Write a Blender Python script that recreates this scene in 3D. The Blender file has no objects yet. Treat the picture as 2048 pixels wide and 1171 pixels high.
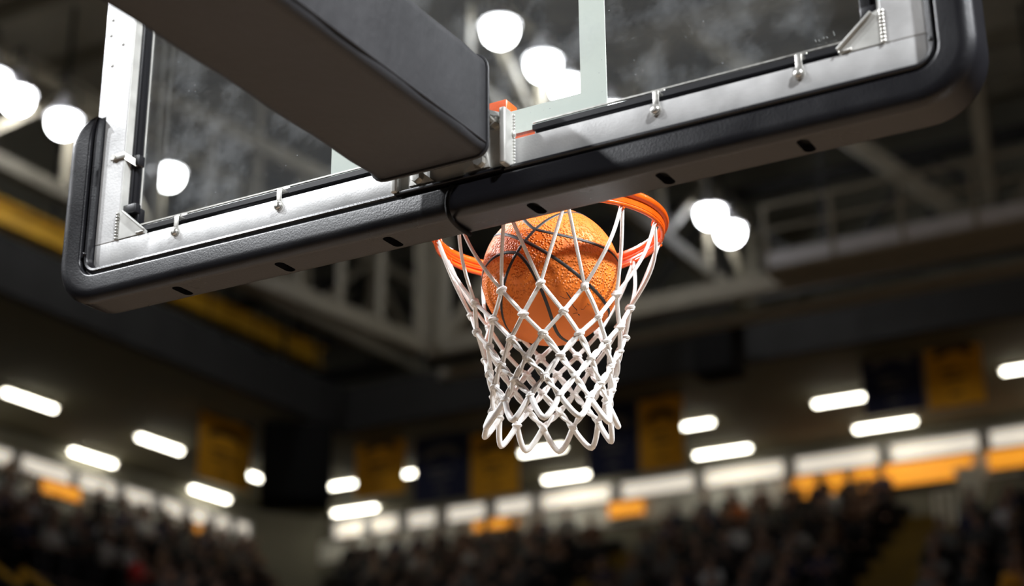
import bpy, bmesh, math, random
from mathutils import Vector, Matrix

# ------------------------------------------------------------------ camera, world, lights, exposure
SC = bpy.context.scene
COL = SC.collection
W, H, FPX = 2048.0, 1171.0, 3313.57
CAM = Vector((1.41717, -2.35151, 1.80))
YAW, PITCH, ROLL = 0.5131006, 0.3613077, -0.0078167
_f = Vector((-math.sin(YAW) * math.cos(PITCH), math.cos(YAW) * math.cos(PITCH), math.sin(PITCH)))
_r = Vector((math.cos(YAW), math.sin(YAW), 0))
_u = _r.cross(_f)
CR = math.cos(ROLL) * _r + math.sin(ROLL) * _u
CU = -math.sin(ROLL) * _r + math.cos(ROLL) * _u
CF = _f
cd = bpy.data.cameras.new('camera')
cam = bpy.data.objects.new('camera', cd)
COL.objects.link(cam)
cam.matrix_world = Matrix(((CR.x, CU.x, -CF.x, CAM.x), (CR.y, CU.y, -CF.y, CAM.y), (CR.z, CU.z, -CF.z, CAM.z), (0, 0, 0, 1)))
cd.sensor_fit = 'HORIZONTAL'
cd.sensor_width = 36.0
cd.lens = 36.0 * FPX / W
cd.clip_start, cd.clip_end = 0.05, 300
cd.dof.use_dof = True
cd.dof.focus_distance = 3.12
cd.dof.aperture_fstop = 1.85
cd.dof.aperture_blades = 8
cd.dof.aperture_rotation = 0.3
SC.camera = cam

world = bpy.data.worlds.new('world')
SC.world = world
world.use_nodes = True
world.node_tree.nodes['Background'].inputs[0].default_value = (0.75, 0.8, 1.0, 1)
world.node_tree.nodes['Background'].inputs[1].default_value = 0.02

SC.view_settings.view_transform = 'Standard'
SC.view_settings.look = 'None'
SC.view_settings.gamma = 1.0
SC.view_settings.use_curve_mapping = False
SC.view_settings.exposure = 0.0


def spot(name, loc, target, watts, size=0.25, angle=50, col=(1, 1, 1)):
    """unseen roof spot without a fixture; some are added fill"""
    d = bpy.data.lights.new(name, 'SPOT')
    d.energy, d.shadow_soft_size, d.spot_size, d.spot_blend, d.color = watts, size, math.radians(angle), 0.6, col
    o = bpy.data.objects.new(name, d)
    COL.objects.link(o)
    o.location = loc
    o.rotation_euler = (Vector(target) - Vector(loc)).to_track_quat('-Z', 'Y').to_euler()
    return o


COOL = (0.95, 0.97, 1.0)
spot('unseen_roof_spot', (-10.5, -6.5, 14), (0, 1, 2.6), 6500, 0.35, 48, COOL)
spot('unseen_roof_spot', (-10.5, -11.0, 14), (0, 1, 2.6), 4200, 0.35, 44, COOL)
spot('unseen_roof_spot', (10.0, -5.5, 13.5), (0, 0.5, 2.6), 15000, 0.5, 46, COOL)
spot('unseen_roof_spot', (-15.5, -0.6, 13.0), (0, 0.6, 2.6), 16000, 0.4, 34, COOL)  # added fill without a fixture, for the net and the ball's sheen
spot('unseen_roof_spot', (10.0, 1.0, 12.0), (0, -0.3, 2.9), 18000, 0.4, 40, COOL)  # added fill lamp, brightens the arm's right face, net and ball
spot('unseen_roof_spot', (9.5, 10.0, 14), (4, 10, 0), 6000, 0.5, 80, COOL)  # added over the court so floor bounce lifts the roof
spot('unseen_roof_spot', (-9.2, 6.0, 13.4), (-4, 6, 0), 5000, 0.5, 80, COOL)  # second added spot for warm bounce off the floor
spot('unseen_roof_spot', (9.5, 13.0, 14), (0, 9, 0), 5000, 0.5, 60, COOL)
spot('unseen_roof_spot', (-9.2, 14.0, 13.4), (0, 2, 1), 5000, 0.5, 60, COOL)

# ------------------------------------------------------------------ helpers
rnd = random.Random(7)
ORD = lambda n: '%d%s' % (n, 'th' if 10 <= n % 100 <= 20 else {1: 'st', 2: 'nd', 3: 'rd'}.get(n % 10, 'th'))


def at(px, py, axis, val):
    """world point where the sight line of a picture point meets the plane axis = val"""
    v = CF + CR * ((px - W / 2) / FPX) - CU * ((py - H / 2) / FPX)
    t = (val - CAM[axis]) / v[axis]
    return CAM + v * t


def pix(p):
    d = Vector(p) - CAM
    z = d.dot(CF)
    return (W / 2 + FPX * d.dot(CR) / z, H / 2 - FPX * d.dot(CU) / z, z)


def srgb(r, g, b):
    return tuple(((c / 255) / 12.92 if c <= 10 else ((c / 255 + 0.055) / 1.055) ** 2.4) for c in (r, g, b))


def mat(name, col, rough=0.6, metal=0.0, spec=0.5, noise=0.0, nscale=8.0, bump=0.0, bscale=60.0, emit=0.0, coat=0.0, stretch=(1, 1, 1)):
    m = bpy.data.materials.new(name)
    m.use_nodes = True
    nt = m.node_tree
    b = nt.nodes['Principled BSDF']
    b.inputs['Base Color'].default_value = (*col, 1)
    b.inputs['Roughness'].default_value = rough
    b.inputs['Metallic'].default_value = metal
    b.inputs['Specular IOR Level'].default_value = spec
    b.inputs['Coat Weight'].default_value = coat
    if emit:
        b.inputs['Emission Color'].default_value = (*col, 1)
        b.inputs['Emission Strength'].default_value = emit
    tc = nt.nodes.new('ShaderNodeTexCoord')
    mp = nt.nodes.new('ShaderNodeMapping')
    mp.inputs['Scale'].default_value = stretch
    nt.links.new(tc.outputs['Object'], mp.inputs['Vector'])
    if noise:
        n = nt.nodes.new('ShaderNodeTexNoise')
        n.inputs['Scale'].default_value = nscale
        n.inputs['Detail'].default_value = 5
        nt.links.new(mp.outputs[0], n.inputs['Vector'])
        cr = nt.nodes.new('ShaderNodeValToRGB')
        cr.color_ramp.elements[0].position = 0.3
        cr.color_ramp.elements[1].position = 0.7
        cr.color_ramp.elements[0].color = (*[max(0, c * (1 - noise)) for c in col], 1)
        cr.color_ramp.elements[1].color = (*[min(1, c * (1 + noise)) for c in col], 1)
        nt.links.new(n.outputs['Fac'], cr.inputs[0])
        nt.links.new(cr.outputs[0], b.inputs['Base Color'])
        mr = nt.nodes.new('ShaderNodeMapRange')
        mr.inputs['To Min'].default_value = max(0.03, rough - 0.12)
        mr.inputs['To Max'].default_value = min(1, rough + 0.12)
        nt.links.new(n.outputs['Fac'], mr.inputs['Value'])
        nt.links.new(mr.outputs[0], b.inputs['Roughness'])
    if bump:
        n2 = nt.nodes.new('ShaderNodeTexNoise')
        n2.inputs['Scale'].default_value = bscale
        n2.inputs['Detail'].default_value = 4
        nt.links.new(mp.outputs[0], n2.inputs['Vector'])
        bp = nt.nodes.new('ShaderNodeBump')
        bp.inputs['Strength'].default_value = bump
        bp.inputs['Distance'].default_value = 0.01
        nt.links.new(n2.outputs['Fac'], bp.inputs['Height'])
        nt.links.new(bp.outputs[0], b.inputs['Normal'])
    return m


class MB:
    """collects shapes into one mesh"""

    def __init__(self):
        self.bm = bmesh.new()

    def box(self, c, s, rot=None, bevel=0.0):
        c = Vector(c)
        M = Matrix.Translation(c) @ ((rot.to_4x4()) if rot is not None else Matrix.Identity(4)) @ Matrix.Diagonal((s[0], s[1], s[2], 1))
        r = bmesh.ops.create_cube(self.bm, size=1, matrix=M)
        if bevel:
            es = list({e for v in r['verts'] for e in v.link_edges})
            bmesh.ops.bevel(self.bm, geom=es, offset=bevel, segments=3, affect='EDGES', profile=0.5)
        return self

    def bar(self, a, b, w, h, bevel=0.0):
        """rectangular bar from a to b"""
        a, b = Vector(a), Vector(b)
        d = b - a
        q = d.to_track_quat('Y', 'Z').to_matrix()
        return self.box((a + b) / 2, (w, d.length, h), q, bevel)

    def cyl(self, a, b, r, n=16, r2=None, cap=True):
        a, b = Vector(a), Vector(b)
        d = b - a
        M = Matrix.Translation((a + b) / 2) @ d.to_track_quat('Z', 'Y').to_matrix().to_4x4()
        bmesh.ops.create_cone(self.bm, cap_ends=cap, segments=n, radius1=r, radius2=r if r2 is None else r2, depth=d.length, matrix=M)
        return self

    def sph(self, c, r, s=(1, 1, 1), sub=2, rot=None):
        M = Matrix.Translation(Vector(c)) @ ((rot.to_4x4()) if rot is not None else Matrix.Identity(4)) @ Matrix.Diagonal((*s, 1))
        bmesh.ops.create_icosphere(self.bm, subdivisions=sub, radius=r, matrix=M)
        return self

    def tube(self, pts, r, n=10, closed=False, flat=1.0, up=None):
        pts = [Vector(p) for p in pts]
        k = len(pts)
        rings = []
        prev = None
        for i, p in enumerate(pts):
            if closed:
                t = pts[(i + 1) % k] - pts[i - 1]
            else:
                t = pts[min(i + 1, k - 1)] - pts[max(i - 1, 0)]
            t.normalize()
            if up is not None:
                ref = up(p) if callable(up) else Vector(up)
                nx = t.cross(ref).normalized()
            else:
                if prev is None:
                    ref = Vector((0, 0, 1)) if abs(t.z) < 0.9 else Vector((1, 0, 0))
                    nx = t.cross(ref).normalized()
                else:
                    nx = (prev - t * prev.dot(t)).normalized()
            prev = nx
            ny = nx.cross(t).normalized()
            rr = r[i] if isinstance(r, (list, tuple)) else r
            rings.append([self.bm.verts.new(p + nx * rr * math.cos(2 * math.pi * j / n) + ny * rr * flat * math.sin(2 * math.pi * j / n)) for j in range(n)])
        for i in range(k if closed else k - 1):
            A, B = rings[i], rings[(i + 1) % k]
            for j in range(n):
                self.bm.faces.new((A[j], A[(j + 1) % n], B[(j + 1) % n], B[j]))
        if not closed:
            self.bm.faces.new(rings[0][::-1])
            self.bm.faces.new(rings[-1])
        return self

    def sweep(self, rings, closed=False):
        """skin between rings of points (each ring a closed profile)"""
        R = [[self.bm.verts.new(p) for p in g] for g in rings]
        n = len(R[0])
        for i in range(len(R) if closed else len(R) - 1):
            A, B = R[i], R[(i + 1) % len(R)]
            for j in range(n):
                self.bm.faces.new((A[j], A[(j + 1) % n], B[(j + 1) % n], B[j]))
        if not closed:
            self.bm.faces.new(R[0][::-1])
            self.bm.faces.new(R[-1])
        return self

    def prism(self, poly, d):
        """flat polygon (3-D points) pushed along d"""
        d = Vector(d)
        a = [self.bm.verts.new(Vector(p)) for p in poly]
        b = [self.bm.verts.new(Vector(p) + d) for p in poly]
        n = len(a)
        self.bm.faces.new(a[::-1])
        self.bm.faces.new(b)
        for j in range(n):
            self.bm.faces.new((a[j], a[(j + 1) % n], b[(j + 1) % n], b[j]))
        return self

    def build(self, name, m, parent=None, smooth=True, ang=40, origin=None, bevel=0.0):
        bmesh.ops.recalc_face_normals(self.bm, faces=self.bm.faces)
        if bevel:
            es = [e for e in self.bm.edges if len(e.link_faces) == 2 and e.calc_face_angle() > 0.6]
            bmesh.ops.bevel(self.bm, geom=es, offset=bevel, segments=2, affect='EDGES', profile=0.5, clamp_overlap=True)
        off = Vector((0, 0, 0))
        if parent is not None:
            off = root_of(parent)
        if origin is not None:
            off = Vector(origin)
        if off.length > 0:
            bmesh.ops.translate(self.bm, verts=self.bm.verts, vec=-off)
        if smooth:
            lim = math.radians(ang)
            for f in self.bm.faces:
                f.smooth = True
            for e in self.bm.edges:
                if len(e.link_faces) == 2 and e.calc_face_angle() > lim:
                    e.smooth = False
        me = bpy.data.meshes.new(name)
        self.bm.to_mesh(me)
        self.bm.free()
        me.materials.append(m)
        o = bpy.data.objects.new(name, me)
        COL.objects.link(o)
        if parent is not None:
            o.parent = parent
        elif origin is not None:
            o.location = off
        return o


def root_of(o):
    v = Vector((0, 0, 0))
    while o is not None:
        v += o.location
        o = o.parent
    return v


def tag(o, label=None, cat=None, group=None, kind=None):
    if label:
        o['label'] = label
    if cat:
        o['category'] = cat
    if group:
        o['group'] = group
    if kind:
        o['kind'] = kind
    return o


def empty(name, loc, label=None, cat=None, group=None, kind=None):
    o = bpy.data.objects.new(name, None)
    o.empty_display_size = 0.1
    COL.objects.link(o)
    o.location = loc
    return tag(o, label, cat, group, kind)


def copy_tree(o, parent=None):
    c = o.copy()
    COL.objects.link(c)
    c.parent = parent
    for ch in list(o.children):
        copy_tree(ch, c)
    return c


# ------------------------------------------------------------------ materials
ALU = mat('brushed_aluminium', (0.57, 0.57, 0.565), 0.42, 0.35, 0.5, noise=0.16, nscale=14, bump=0.04, bscale=240, stretch=(1, 1, 1))
ALU2 = mat('cast_aluminium', (0.56, 0.56, 0.53), 0.45, 0.35, 0.5, noise=0.12, nscale=25)
PADM = mat('black_moulded_padding', (0.008, 0.008, 0.010), 0.30, 0, 0.40, noise=0.12, nscale=9, bump=0.05, bscale=260)
VINYL = mat('black_vinyl', (0.015, 0.015, 0.017), 0.5, 0, 0.42, noise=0.18, nscale=5, bump=0.10, bscale=45)
RUBBER = mat('black_rubber_gasket', (0.008, 0.008, 0.010), 0.35)
BLACK = mat('matt_black', (0.004, 0.004, 0.004), 0.8, spec=0.2)
STEEL = mat('zinc_plated_steel', (0.62, 0.61, 0.57), 0.32, 0.85, noise=0.15, nscale=90)
ORANGE = mat('orange_powder_coat', (0.88, 0.115, 0.006), 0.28, 0, 0.5, noise=0.06, nscale=30, coat=0.4)
CORDM = mat('white_nylon_cord', (0.90, 0.885, 0.86), 0.6, noise=0.08, nscale=160, bump=0.35, bscale=900)
SEAM = mat('black_seam_rubber', (0.013, 0.013, 0.013), 0.55)
STRIPE = mat('white_target_tape', (0.80, 0.84, 0.78), 0.5, noise=0.02, nscale=10)
STEELB = mat('beige_painted_steel', (0.24, 0.215, 0.16), 0.6, noise=0.12, nscale=3)
STEELD = mat('dark_painted_steel', (0.016, 0.016, 0.015), 0.7, noise=0.1, nscale=3)
STEELG = mat('gold_painted_steel', (0.55, 0.30, 0.012), 0.6, noise=0.15, nscale=2)
STEELW = mat('pale_grey_steel', (0.5, 0.5, 0.52), 0.5, noise=0.08, nscale=4)
DECK = mat('grey_roof_deck', (0.45, 0.415, 0.34), 0.8, noise=0.2, nscale=0.6)
SOFFIT = mat('olive_cream_soffit', (0.16, 0.145, 0.085), 0.85, noise=0.08, nscale=1.2)
WALLM = mat('olive_grey_wall', (0.20, 0.19, 0.15), 0.85, noise=0.08, nscale=1.0)
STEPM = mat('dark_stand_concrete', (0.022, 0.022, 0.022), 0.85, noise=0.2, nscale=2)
AISLE = mat('yellow_aisle_tread', (0.19, 0.115, 0.008), 0.8, noise=0.2, nscale=3)
FLOOR = mat('varnished_maple_floor', (0.165, 0.115, 0.075), 0.35, noise=0.12, nscale=1.5, stretch=(6, 0.5, 1))
GOLD = mat('gold_banner_cloth', (0.80, 0.38, 0.010), 0.85, noise=0.06, nscale=3)
NAVY = mat('navy_banner_cloth', (0.012, 0.016, 0.05), 0.85, noise=0.06, nscale=3)
BANNERD = mat('dark_banner_print', (0.10, 0.05, 0.008), 0.85)
BANNERL = mat('pale_banner_print', (0.16, 0.15, 0.13), 0.85)
TUBEON = mat('lit_fluorescent_tube', (1.0, 0.95, 0.80), 0.4, emit=13.0)
LAMPON = mat('lit_floodlight_lens', (0.97, 0.98, 1.0), 0.3, emit=30.0)
STRIPON = mat('backlit_window_pane', (0.86, 0.79, 0.68), 0.4, emit=0.75)
AMBERGLOW = mat('glowing_amber_wall', (1.0, 0.38, 0.03), 0.4, emit=0.75)  # glow put in for lit amber concourse walls, not a sign
PALEW = mat('pale_grey_wall_paint', (0.85, 0.85, 0.80), 0.7, noise=0.05, nscale=3)
SKIN = [mat('skin_light', (0.36, 0.21, 0.15), 0.6), mat('skin_tan', (0.27, 0.15, 0.10), 0.6), mat('skin_dark', (0.16, 0.08, 0.05), 0.6)]
EYEM = mat('dark_eye', (0.01, 0.01, 0.01), 0.3)
HAIR = [mat('brown_hair', (0.04, 0.022, 0.012), 0.6), mat('black_hair', (0.008, 0.007, 0.006), 0.5), mat('fair_hair', (0.25, 0.16, 0.07), 0.6)]
JEAN = mat('dark_trousers', (0.012, 0.013, 0.02), 0.8)
SHOE = mat('dark_shoes', (0.01, 0.01, 0.01), 0.6)
CLOTH = [('black', mat('black_jacket', (0.010, 0.010, 0.011), 0.8)), ('charcoal', mat('charcoal_jacket', (0.035, 0.035, 0.038), 0.8)),
         ('navy', mat('navy_jacket', (0.012, 0.015, 0.05), 0.8)), ('grey', mat('grey_jumper', (0.13, 0.13, 0.13), 0.8)),
         ('white', mat('white_shirt', (0.45, 0.45, 0.47), 0.8)), ('gold', mat('gold_jersey', (0.6, 0.28, 0.01), 0.8)),
         ('red', mat('red_jumper', (0.35, 0.012, 0.01), 0.8)), ('brown', mat('brown_coat', (0.10, 0.05, 0.03), 0.8)),
         ('orange', mat('orange_top', (0.6, 0.16, 0.02), 0.8))]


def glass_material():
    m = bpy.data.materials.new('dusty_backboard_glass')
    m.use_nodes = True
    nt = m.node_tree
    nt.nodes.clear()
    out = nt.nodes.new('ShaderNodeOutputMaterial')
    tr = nt.nodes.new('ShaderNodeBsdfTransparent')
    tr.inputs[0].default_value = (0.972, 0.985, 0.978, 1)
    gl = nt.nodes.new('ShaderNodeBsdfGlossy')
    gl.inputs['Roughness'].default_value = 0.02
    lw = nt.nodes.new('ShaderNodeLayerWeight')
    lw.inputs['Blend'].default_value = 0.5
    pw = nt.nodes.new('ShaderNodeMath')
    pw.operation = 'POWER'
    pw.inputs[1].default_value = 5
    nt.links.new(lw.outputs['Facing'], pw.inputs[0])
    fr = nt.nodes.new('ShaderNodeMath')
    fr.operation = 'MULTIPLY_ADD'
    fr.inputs[1].default_value = 0.6
    fr.inputs[2].default_value = 0.035
    nt.links.new(pw.outputs[0], fr.inputs[0])
    mx = nt.nodes.new('ShaderNodeMixShader')
    nt.links.new(fr.outputs[0], mx.inputs[0])
    nt.links.new(tr.outputs[0], mx.inputs[1])
    nt.links.new(gl.outputs[0], mx.inputs[2])
    # dust film: soft smudges plus fine specks
    tc = nt.nodes.new('ShaderNodeTexCoord')
    n1 = nt.nodes.new('ShaderNodeTexNoise')
    n1.inputs['Scale'].default_value = 9
    n1.inputs['Detail'].default_value = 6
    n1.inputs['Roughness'].default_value = 0.62
    nt.links.new(tc.outputs['Object'], n1.inputs['Vector'])
    r1 = nt.nodes.new('ShaderNodeMapRange')
    r1.inputs['From Min'].default_value, r1.inputs['From Max'].default_value = 0.48, 0.80
    r1.inputs['To Min'].default_value, r1.inputs['To Max'].default_value = 0.03, 0.17
    nt.links.new(n1.outputs['Fac'], r1.inputs['Value'])
    v = nt.nodes.new('ShaderNodeTexVoronoi')
    v.inputs['Scale'].default_value = 75
    nt.links.new(tc.outputs['Object'], v.inputs['Vector'])
    r2 = nt.nodes.new('ShaderNodeMapRange')
    r2.inputs['From Min'].default_value, r2.inputs['From Max'].default_value = 0.05, 0.11
    r2.inputs['To Min'].default_value, r2.inputs['To Max'].default_value = 0.5, 0.0
    nt.links.new(v.outputs['Distance'], r2.inputs['Value'])
    n3 = nt.nodes.new('ShaderNodeTexNoise')
    n3.inputs['Scale'].default_value = 14
    nt.links.new(tc.outputs['Object'], n3.inputs['Vector'])
    r3 = nt.nodes.new('ShaderNodeMapRange')
    r3.inputs['From Min'].default_value, r3.inputs['From Max'].default_value = 0.58, 0.66
    nt.links.new(n3.outputs['Fac'], r3.inputs['Value'])
    mu = nt.nodes.new('ShaderNodeMath')
    mu.operation = 'MULTIPLY'
    nt.links.new(r2.outputs[0], mu.inputs[0])
    nt.links.new(r3.outputs[0], mu.inputs[1])
    ad = nt.nodes.new('ShaderNodeMath')
    ad.operation = 'ADD'
    ad.use_clamp = True
    nt.links.new(r1.outputs[0], ad.inputs[0])
    nt.links.new(mu.outputs[0], ad.inputs[1])
    df = nt.nodes.new('ShaderNodeBsdfDiffuse')
    df.inputs[0].default_value = (0.66, 0.69, 0.72, 1)
    mx2 = nt.nodes.new('ShaderNodeMixShader')
    nt.links.new(ad.outputs[0], mx2.inputs[0])
    nt.links.new(mx.outputs[0], mx2.inputs[1])
    nt.links.new(df.outputs[0], mx2.inputs[2])
    nt.links.new(mx2.outputs[0], out.inputs[0])
    return m


GLASS = glass_material()

# ------------------------------------------------------------------ the hall (setting)
YF, XL = 30.0, -23.1
XR, YN, ZR = 20.0, -14.0, 18.0
tag(MB().box(((XL + XR) / 2, (YF + YN) / 2, -0.1), (XR - XL, YF - YN, 0.2)).build('floor', FLOOR, smooth=False), kind='structure')
wf = tag(MB().box(((XL + XR) / 2, YF + 0.15, ZR / 2), (XR - XL + 0.6, 0.3, ZR)).build('wall_far', WALLM, smooth=False), kind='structure')
wl = tag(MB().box((XL - 0.15, (YF + YN) / 2, ZR / 2), (0.3, YF - YN, ZR)).build('wall_left', WALLM, smooth=False), kind='structure')
tag(MB().box((XR + 0.15, (YF + YN) / 2, ZR / 2), (0.3, YF - YN, ZR)).build('wall_right', WALLM, smooth=False), kind='structure')
tag(MB().box(((XL + XR) / 2, YN - 0.15, ZR / 2), (XR - XL + 0.6, 0.3, ZR)).build('wall_near', WALLM, smooth=False), kind='structure')
tag(MB().prism([(XL, 28.45, 0), (XL, YF, 0), (-22.2, YF, 0)], (0, 0, 11.0)).build('wall_corner', WALLM, smooth=False), kind='structure')
ceil = tag(MB().box(((XL + XR) / 2, (YF + YN) / 2, ZR + 0.1), (XR - XL + 0.6, YF - YN + 0.6, 0.2)).build('ceiling', DECK, smooth=False), kind='structure')
# roof purlins, one by one
pm = None
k = 0
y = 2.0
while y < YF:
    if pm is None:
        pm = MB().box((0, 0, 0), (XR - XL, 0.16, 0.34)).build('purlin', STEELB, ceil, smooth=False)
        o = pm
    else:
        o = pm.copy()
        COL.objects.link(o)
    o.parent = ceil
    o.location = ((XL + XR) / 2, y, ZR - 0.17)
    y += 2.1
# soffit that runs round over the upper rows
ZS = 11.05
SX, SY = -17.4, 24.0
tag(MB().prism([(XL, YN, ZS), (SX, YN, ZS), (SX, SY, ZS), (XR, SY, ZS), (XR, YF, ZS), (XL, YF, ZS)], (0, 0, 0.25)).build('ceiling_soffit', SOFFIT, smooth=False), kind='structure')
tag(MB().box(((SX + XR) / 2, SY - 0.1, ZS + 0.35), (XR - SX, 0.2, 0.9)).build('trim_1', STEELD, smooth=False), kind='structure')
tag(MB().box((SX + 0.1, (YN + SY) / 2, ZS + 0.35), (0.2, SY - YN, 0.9)).build('trim_2', STEELD, smooth=False), kind='structure')

# strip of lit windows under the soffit
ZW0, ZW1 = 10.44, 10.78
wn = 0


def strip_window(a, b, ZW0=10.44, ZW1=10.78):
    global wn
    wn += 1
    a, b = Vector(a), Vector(b)
    d = (b - a).normalized()
    n = Vector((0, 0, 1)).cross(d) * -1
    mid = (a + b) / 2
    if (Vector((0, 10, 0)) - mid).dot(n) < 0:
        n = -n
    zc = (ZW0 + ZW1) / 2
    fr = MB()
    up = Vector((0, 0, 1))
    fr.bar(a + up * (ZW0 - 0.02) + n * 0.05, b + up * (ZW0 - 0.02) + n * 0.05, 0.1, 0.04)
    fr.bar(a + up * (ZW1 + 0.02) + n * 0.05, b + up * (ZW1 + 0.02) + n * 0.05, 0.1, 0.04)
    for e, s in ((a, 1), (b, -1)):
        fr.bar(e + up * ZW0 + n * 0.05 + d * s * 0.04, e + up * ZW1 + n * 0.05 + d * s * 0.04, 0.08, 0.1)
    w = fr.build('window_%d' % wn, STEELW, smooth=False)
    tag(w, kind='structure')
    pz = MB().bar(a + up * zc + n * 0.03, b + up * zc + n * 0.03, 0.02, ZW1 - ZW0 + 0.02).build('pane', STRIPON, smooth=False)
    pz.parent = w


spans = [(-3.0, -4.95), (-5.05, -6.0), (-6.1, -8.0), (-8.15, -10.05), (-10.2, -12.1), (-12.25, -14.1), (-14.25, -16.1), (-16.25, -17.3), (-17.45, -18.6), (-18.8, -19.7), (-19.85, -20.7), (-20.85, -21.8)]
for a, b in spans:
    strip_window((a, YF, 0), (b, YF, 0))
lsp = [(17.3, 19.0), (19.1, 20.75), (20.85, 22.4), (22.5, 23.75), (23.85, 24.95), (25.05, 25.95), (26.05, 26.85), (26.95, 27.6), (27.7, 28.35)]
for a, b in lsp:
    strip_window((XL, a, 0), (XL, b, 0), 10.30, 10.60)


tag(MB().box(((XL + 2) / 2, YF - 0.012, 10.14), (2 - XL, 0.024, 0.52)).build('trim_3', PALEW, smooth=False), kind='structure')
tag(MB().box((XL + 0.012, 17.2, 10.0), (0.024, 22.4, 0.52)).build('trim_4', PALEW, smooth=False), kind='structure')


def amber_panel(a, b, z0, z1, label):  # emission stands in for the light on the amber concourse walls
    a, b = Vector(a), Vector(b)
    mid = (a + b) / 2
    r = empty('amber_glow', (mid.x, mid.y, z0), label, 'glow_panel')
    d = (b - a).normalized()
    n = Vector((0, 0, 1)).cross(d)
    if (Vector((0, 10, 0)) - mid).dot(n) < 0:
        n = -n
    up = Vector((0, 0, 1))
    MB().bar(a + up * (z0 + z1) / 2 + n * 0.06, b + up * (z0 + z1) / 2 + n * 0.06, 0.1, z1 - z0).build('glow_face', AMBERGLOW, r, smooth=False)
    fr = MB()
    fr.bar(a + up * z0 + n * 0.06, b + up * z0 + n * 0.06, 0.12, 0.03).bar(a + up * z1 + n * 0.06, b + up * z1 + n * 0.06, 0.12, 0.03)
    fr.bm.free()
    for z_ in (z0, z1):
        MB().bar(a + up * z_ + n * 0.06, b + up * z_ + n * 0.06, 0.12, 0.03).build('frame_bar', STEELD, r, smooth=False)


amber_panel((-2.9, YF, 0), (-6.0, YF, 0), 9.98, 10.39, 'long glowing amber wall panel under the window strip at the right picture edge')
amber_panel((-6.35, YF, 0), (-10.2, YF, 0), 9.90, 10.39, 'long glowing amber wall panel behind the top row of the far stand')
amber_panel((-13.55, YF, 0), (-14.35, YF, 0), 10.02, 10.38, 'short glowing amber wall panel in the middle of the far stand')
amber_panel((at(1034, 1050, 1, YF).x, YF, 0), (at(952, 1060, 1, YF).x, YF, 0), 10.12, 10.38, 'small glowing amber wall panel on the far wall below the net')
amber_panel((XL, 21.5, 0), (XL, 22.6, 0), 9.95, 10.26, 'glowing amber wall panel at the top of the left stand')
amber_panel((XL, 26.1, 0), (XL, 26.5, 0), 9.9, 10.24, 'tiny glowing amber wall panel near the corner of the left stand')

# ------------------------------------------------------------------ soffit tube lights
tl = None


def tube_light(x, y, along, L, label, group):
    global tl
    r = empty('tube_light', (x, y, ZS), label, 'light', group)
    if tl is None:
        h = MB().box((0, 0, -0.035), (1.3, 0.16, 0.07)).build('housing', PALEW, None, smooth=False)
        h.parent = r
        t = MB().cyl((-0.6, 0, -0.095), (0.6, 0, -0.095), 0.045, 12).build('tube', TUBEON, None)
        t.parent = r
        tl = r
    else:
        for ch in tl.children:
            c = ch.copy()
            COL.objects.link(c)
            c.parent = r
    r.rotation_euler.z = along
    r.scale.x = L
    return r


for n_, (px, py) in enumerate(((672, 971), (815, 947), (1085, 900), (1378, 851), (1680, 800), (2062, 734), (2370, 680)), 1):
    q = at(px, py, 2, ZS - 0.095)
    tube_light(q.x, q.y, 0, 0.82, 'lit tube light, %s from the corner in the front row under the far soffit' % ORD(n_), 'front row of tube lights on the far soffit')
for n_, (px, py) in enumerate(((710, 1020), (1138, 953), (1445, 903), (1770, 850), (2140, 790)), 1):
    q = at(px, py, 2, ZS - 0.095)
    tube_light(q.x, q.y, 0, 1.0, 'lit tube light, %s from the corner in the row just above the far windows' % ORD(n_), 'rear row of tube lights on the far soffit')
for n_, (px, py) in enumerate(((506, 952), (320, 888), (60, 801), (-240, 700)), 1):
    q = at(px, py, 2, ZS - 0.095)
    tube_light(q.x, q.y, math.pi / 2, 1.05, 'lit tube light, %s from the corner in the front row under the left soffit' % ORD(n_), 'front row of tube lights on the left soffit')
for n_, (px, py) in enumerate(((420, 988), (186, 915), (-90, 822)), 1):
    q = at(px, py, 2, ZS - 0.095)
    tube_light(q.x, q.y, math.pi / 2, 1.05, 'lit tube light, %s from the corner in the row just above the left windows' % ORD(n_), 'rear row of tube lights on the left soffit')

# ------------------------------------------------------------------ roof trusses


def truss(name, a, b, height, panels, mt, label, chord=0.2, web=0.12, ht=True):
    a, b = Vector(a), Vector(b)
    r = empty(name, a, label, 'truss')
    up = Vector((0, 0, height))
    MB().bar(a, b, chord, chord * 1.2).build('bottom_chord', mt, r, smooth=False)
    MB().bar(a + up, b + up, chord, chord * 1.2).build('top_chord', mt, r, smooth=False)
    for i in range(panels + 1):
        p = a.lerp(b, i / panels)
        MB().bar(p, p + up, web, web).build('post', mt, r, smooth=False)
        if i < panels and ht:
            q = a.lerp(b, (i + 1) / panels)
            lo, hi = (p, q + up) if i % 2 else (q, p + up)
            MB().bar(lo, hi, web, web).build('diagonal', mt, r, smooth=False)
    # hangers up to the roof
    for i in range(0, panels + 1, 3):
        p = a.lerp(b, i / panels) + up
        MB().bar(p, (p.x, p.y, ZR), 0.08, 0.08).build('hanger', mt, r, smooth=False)
    return r


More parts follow.
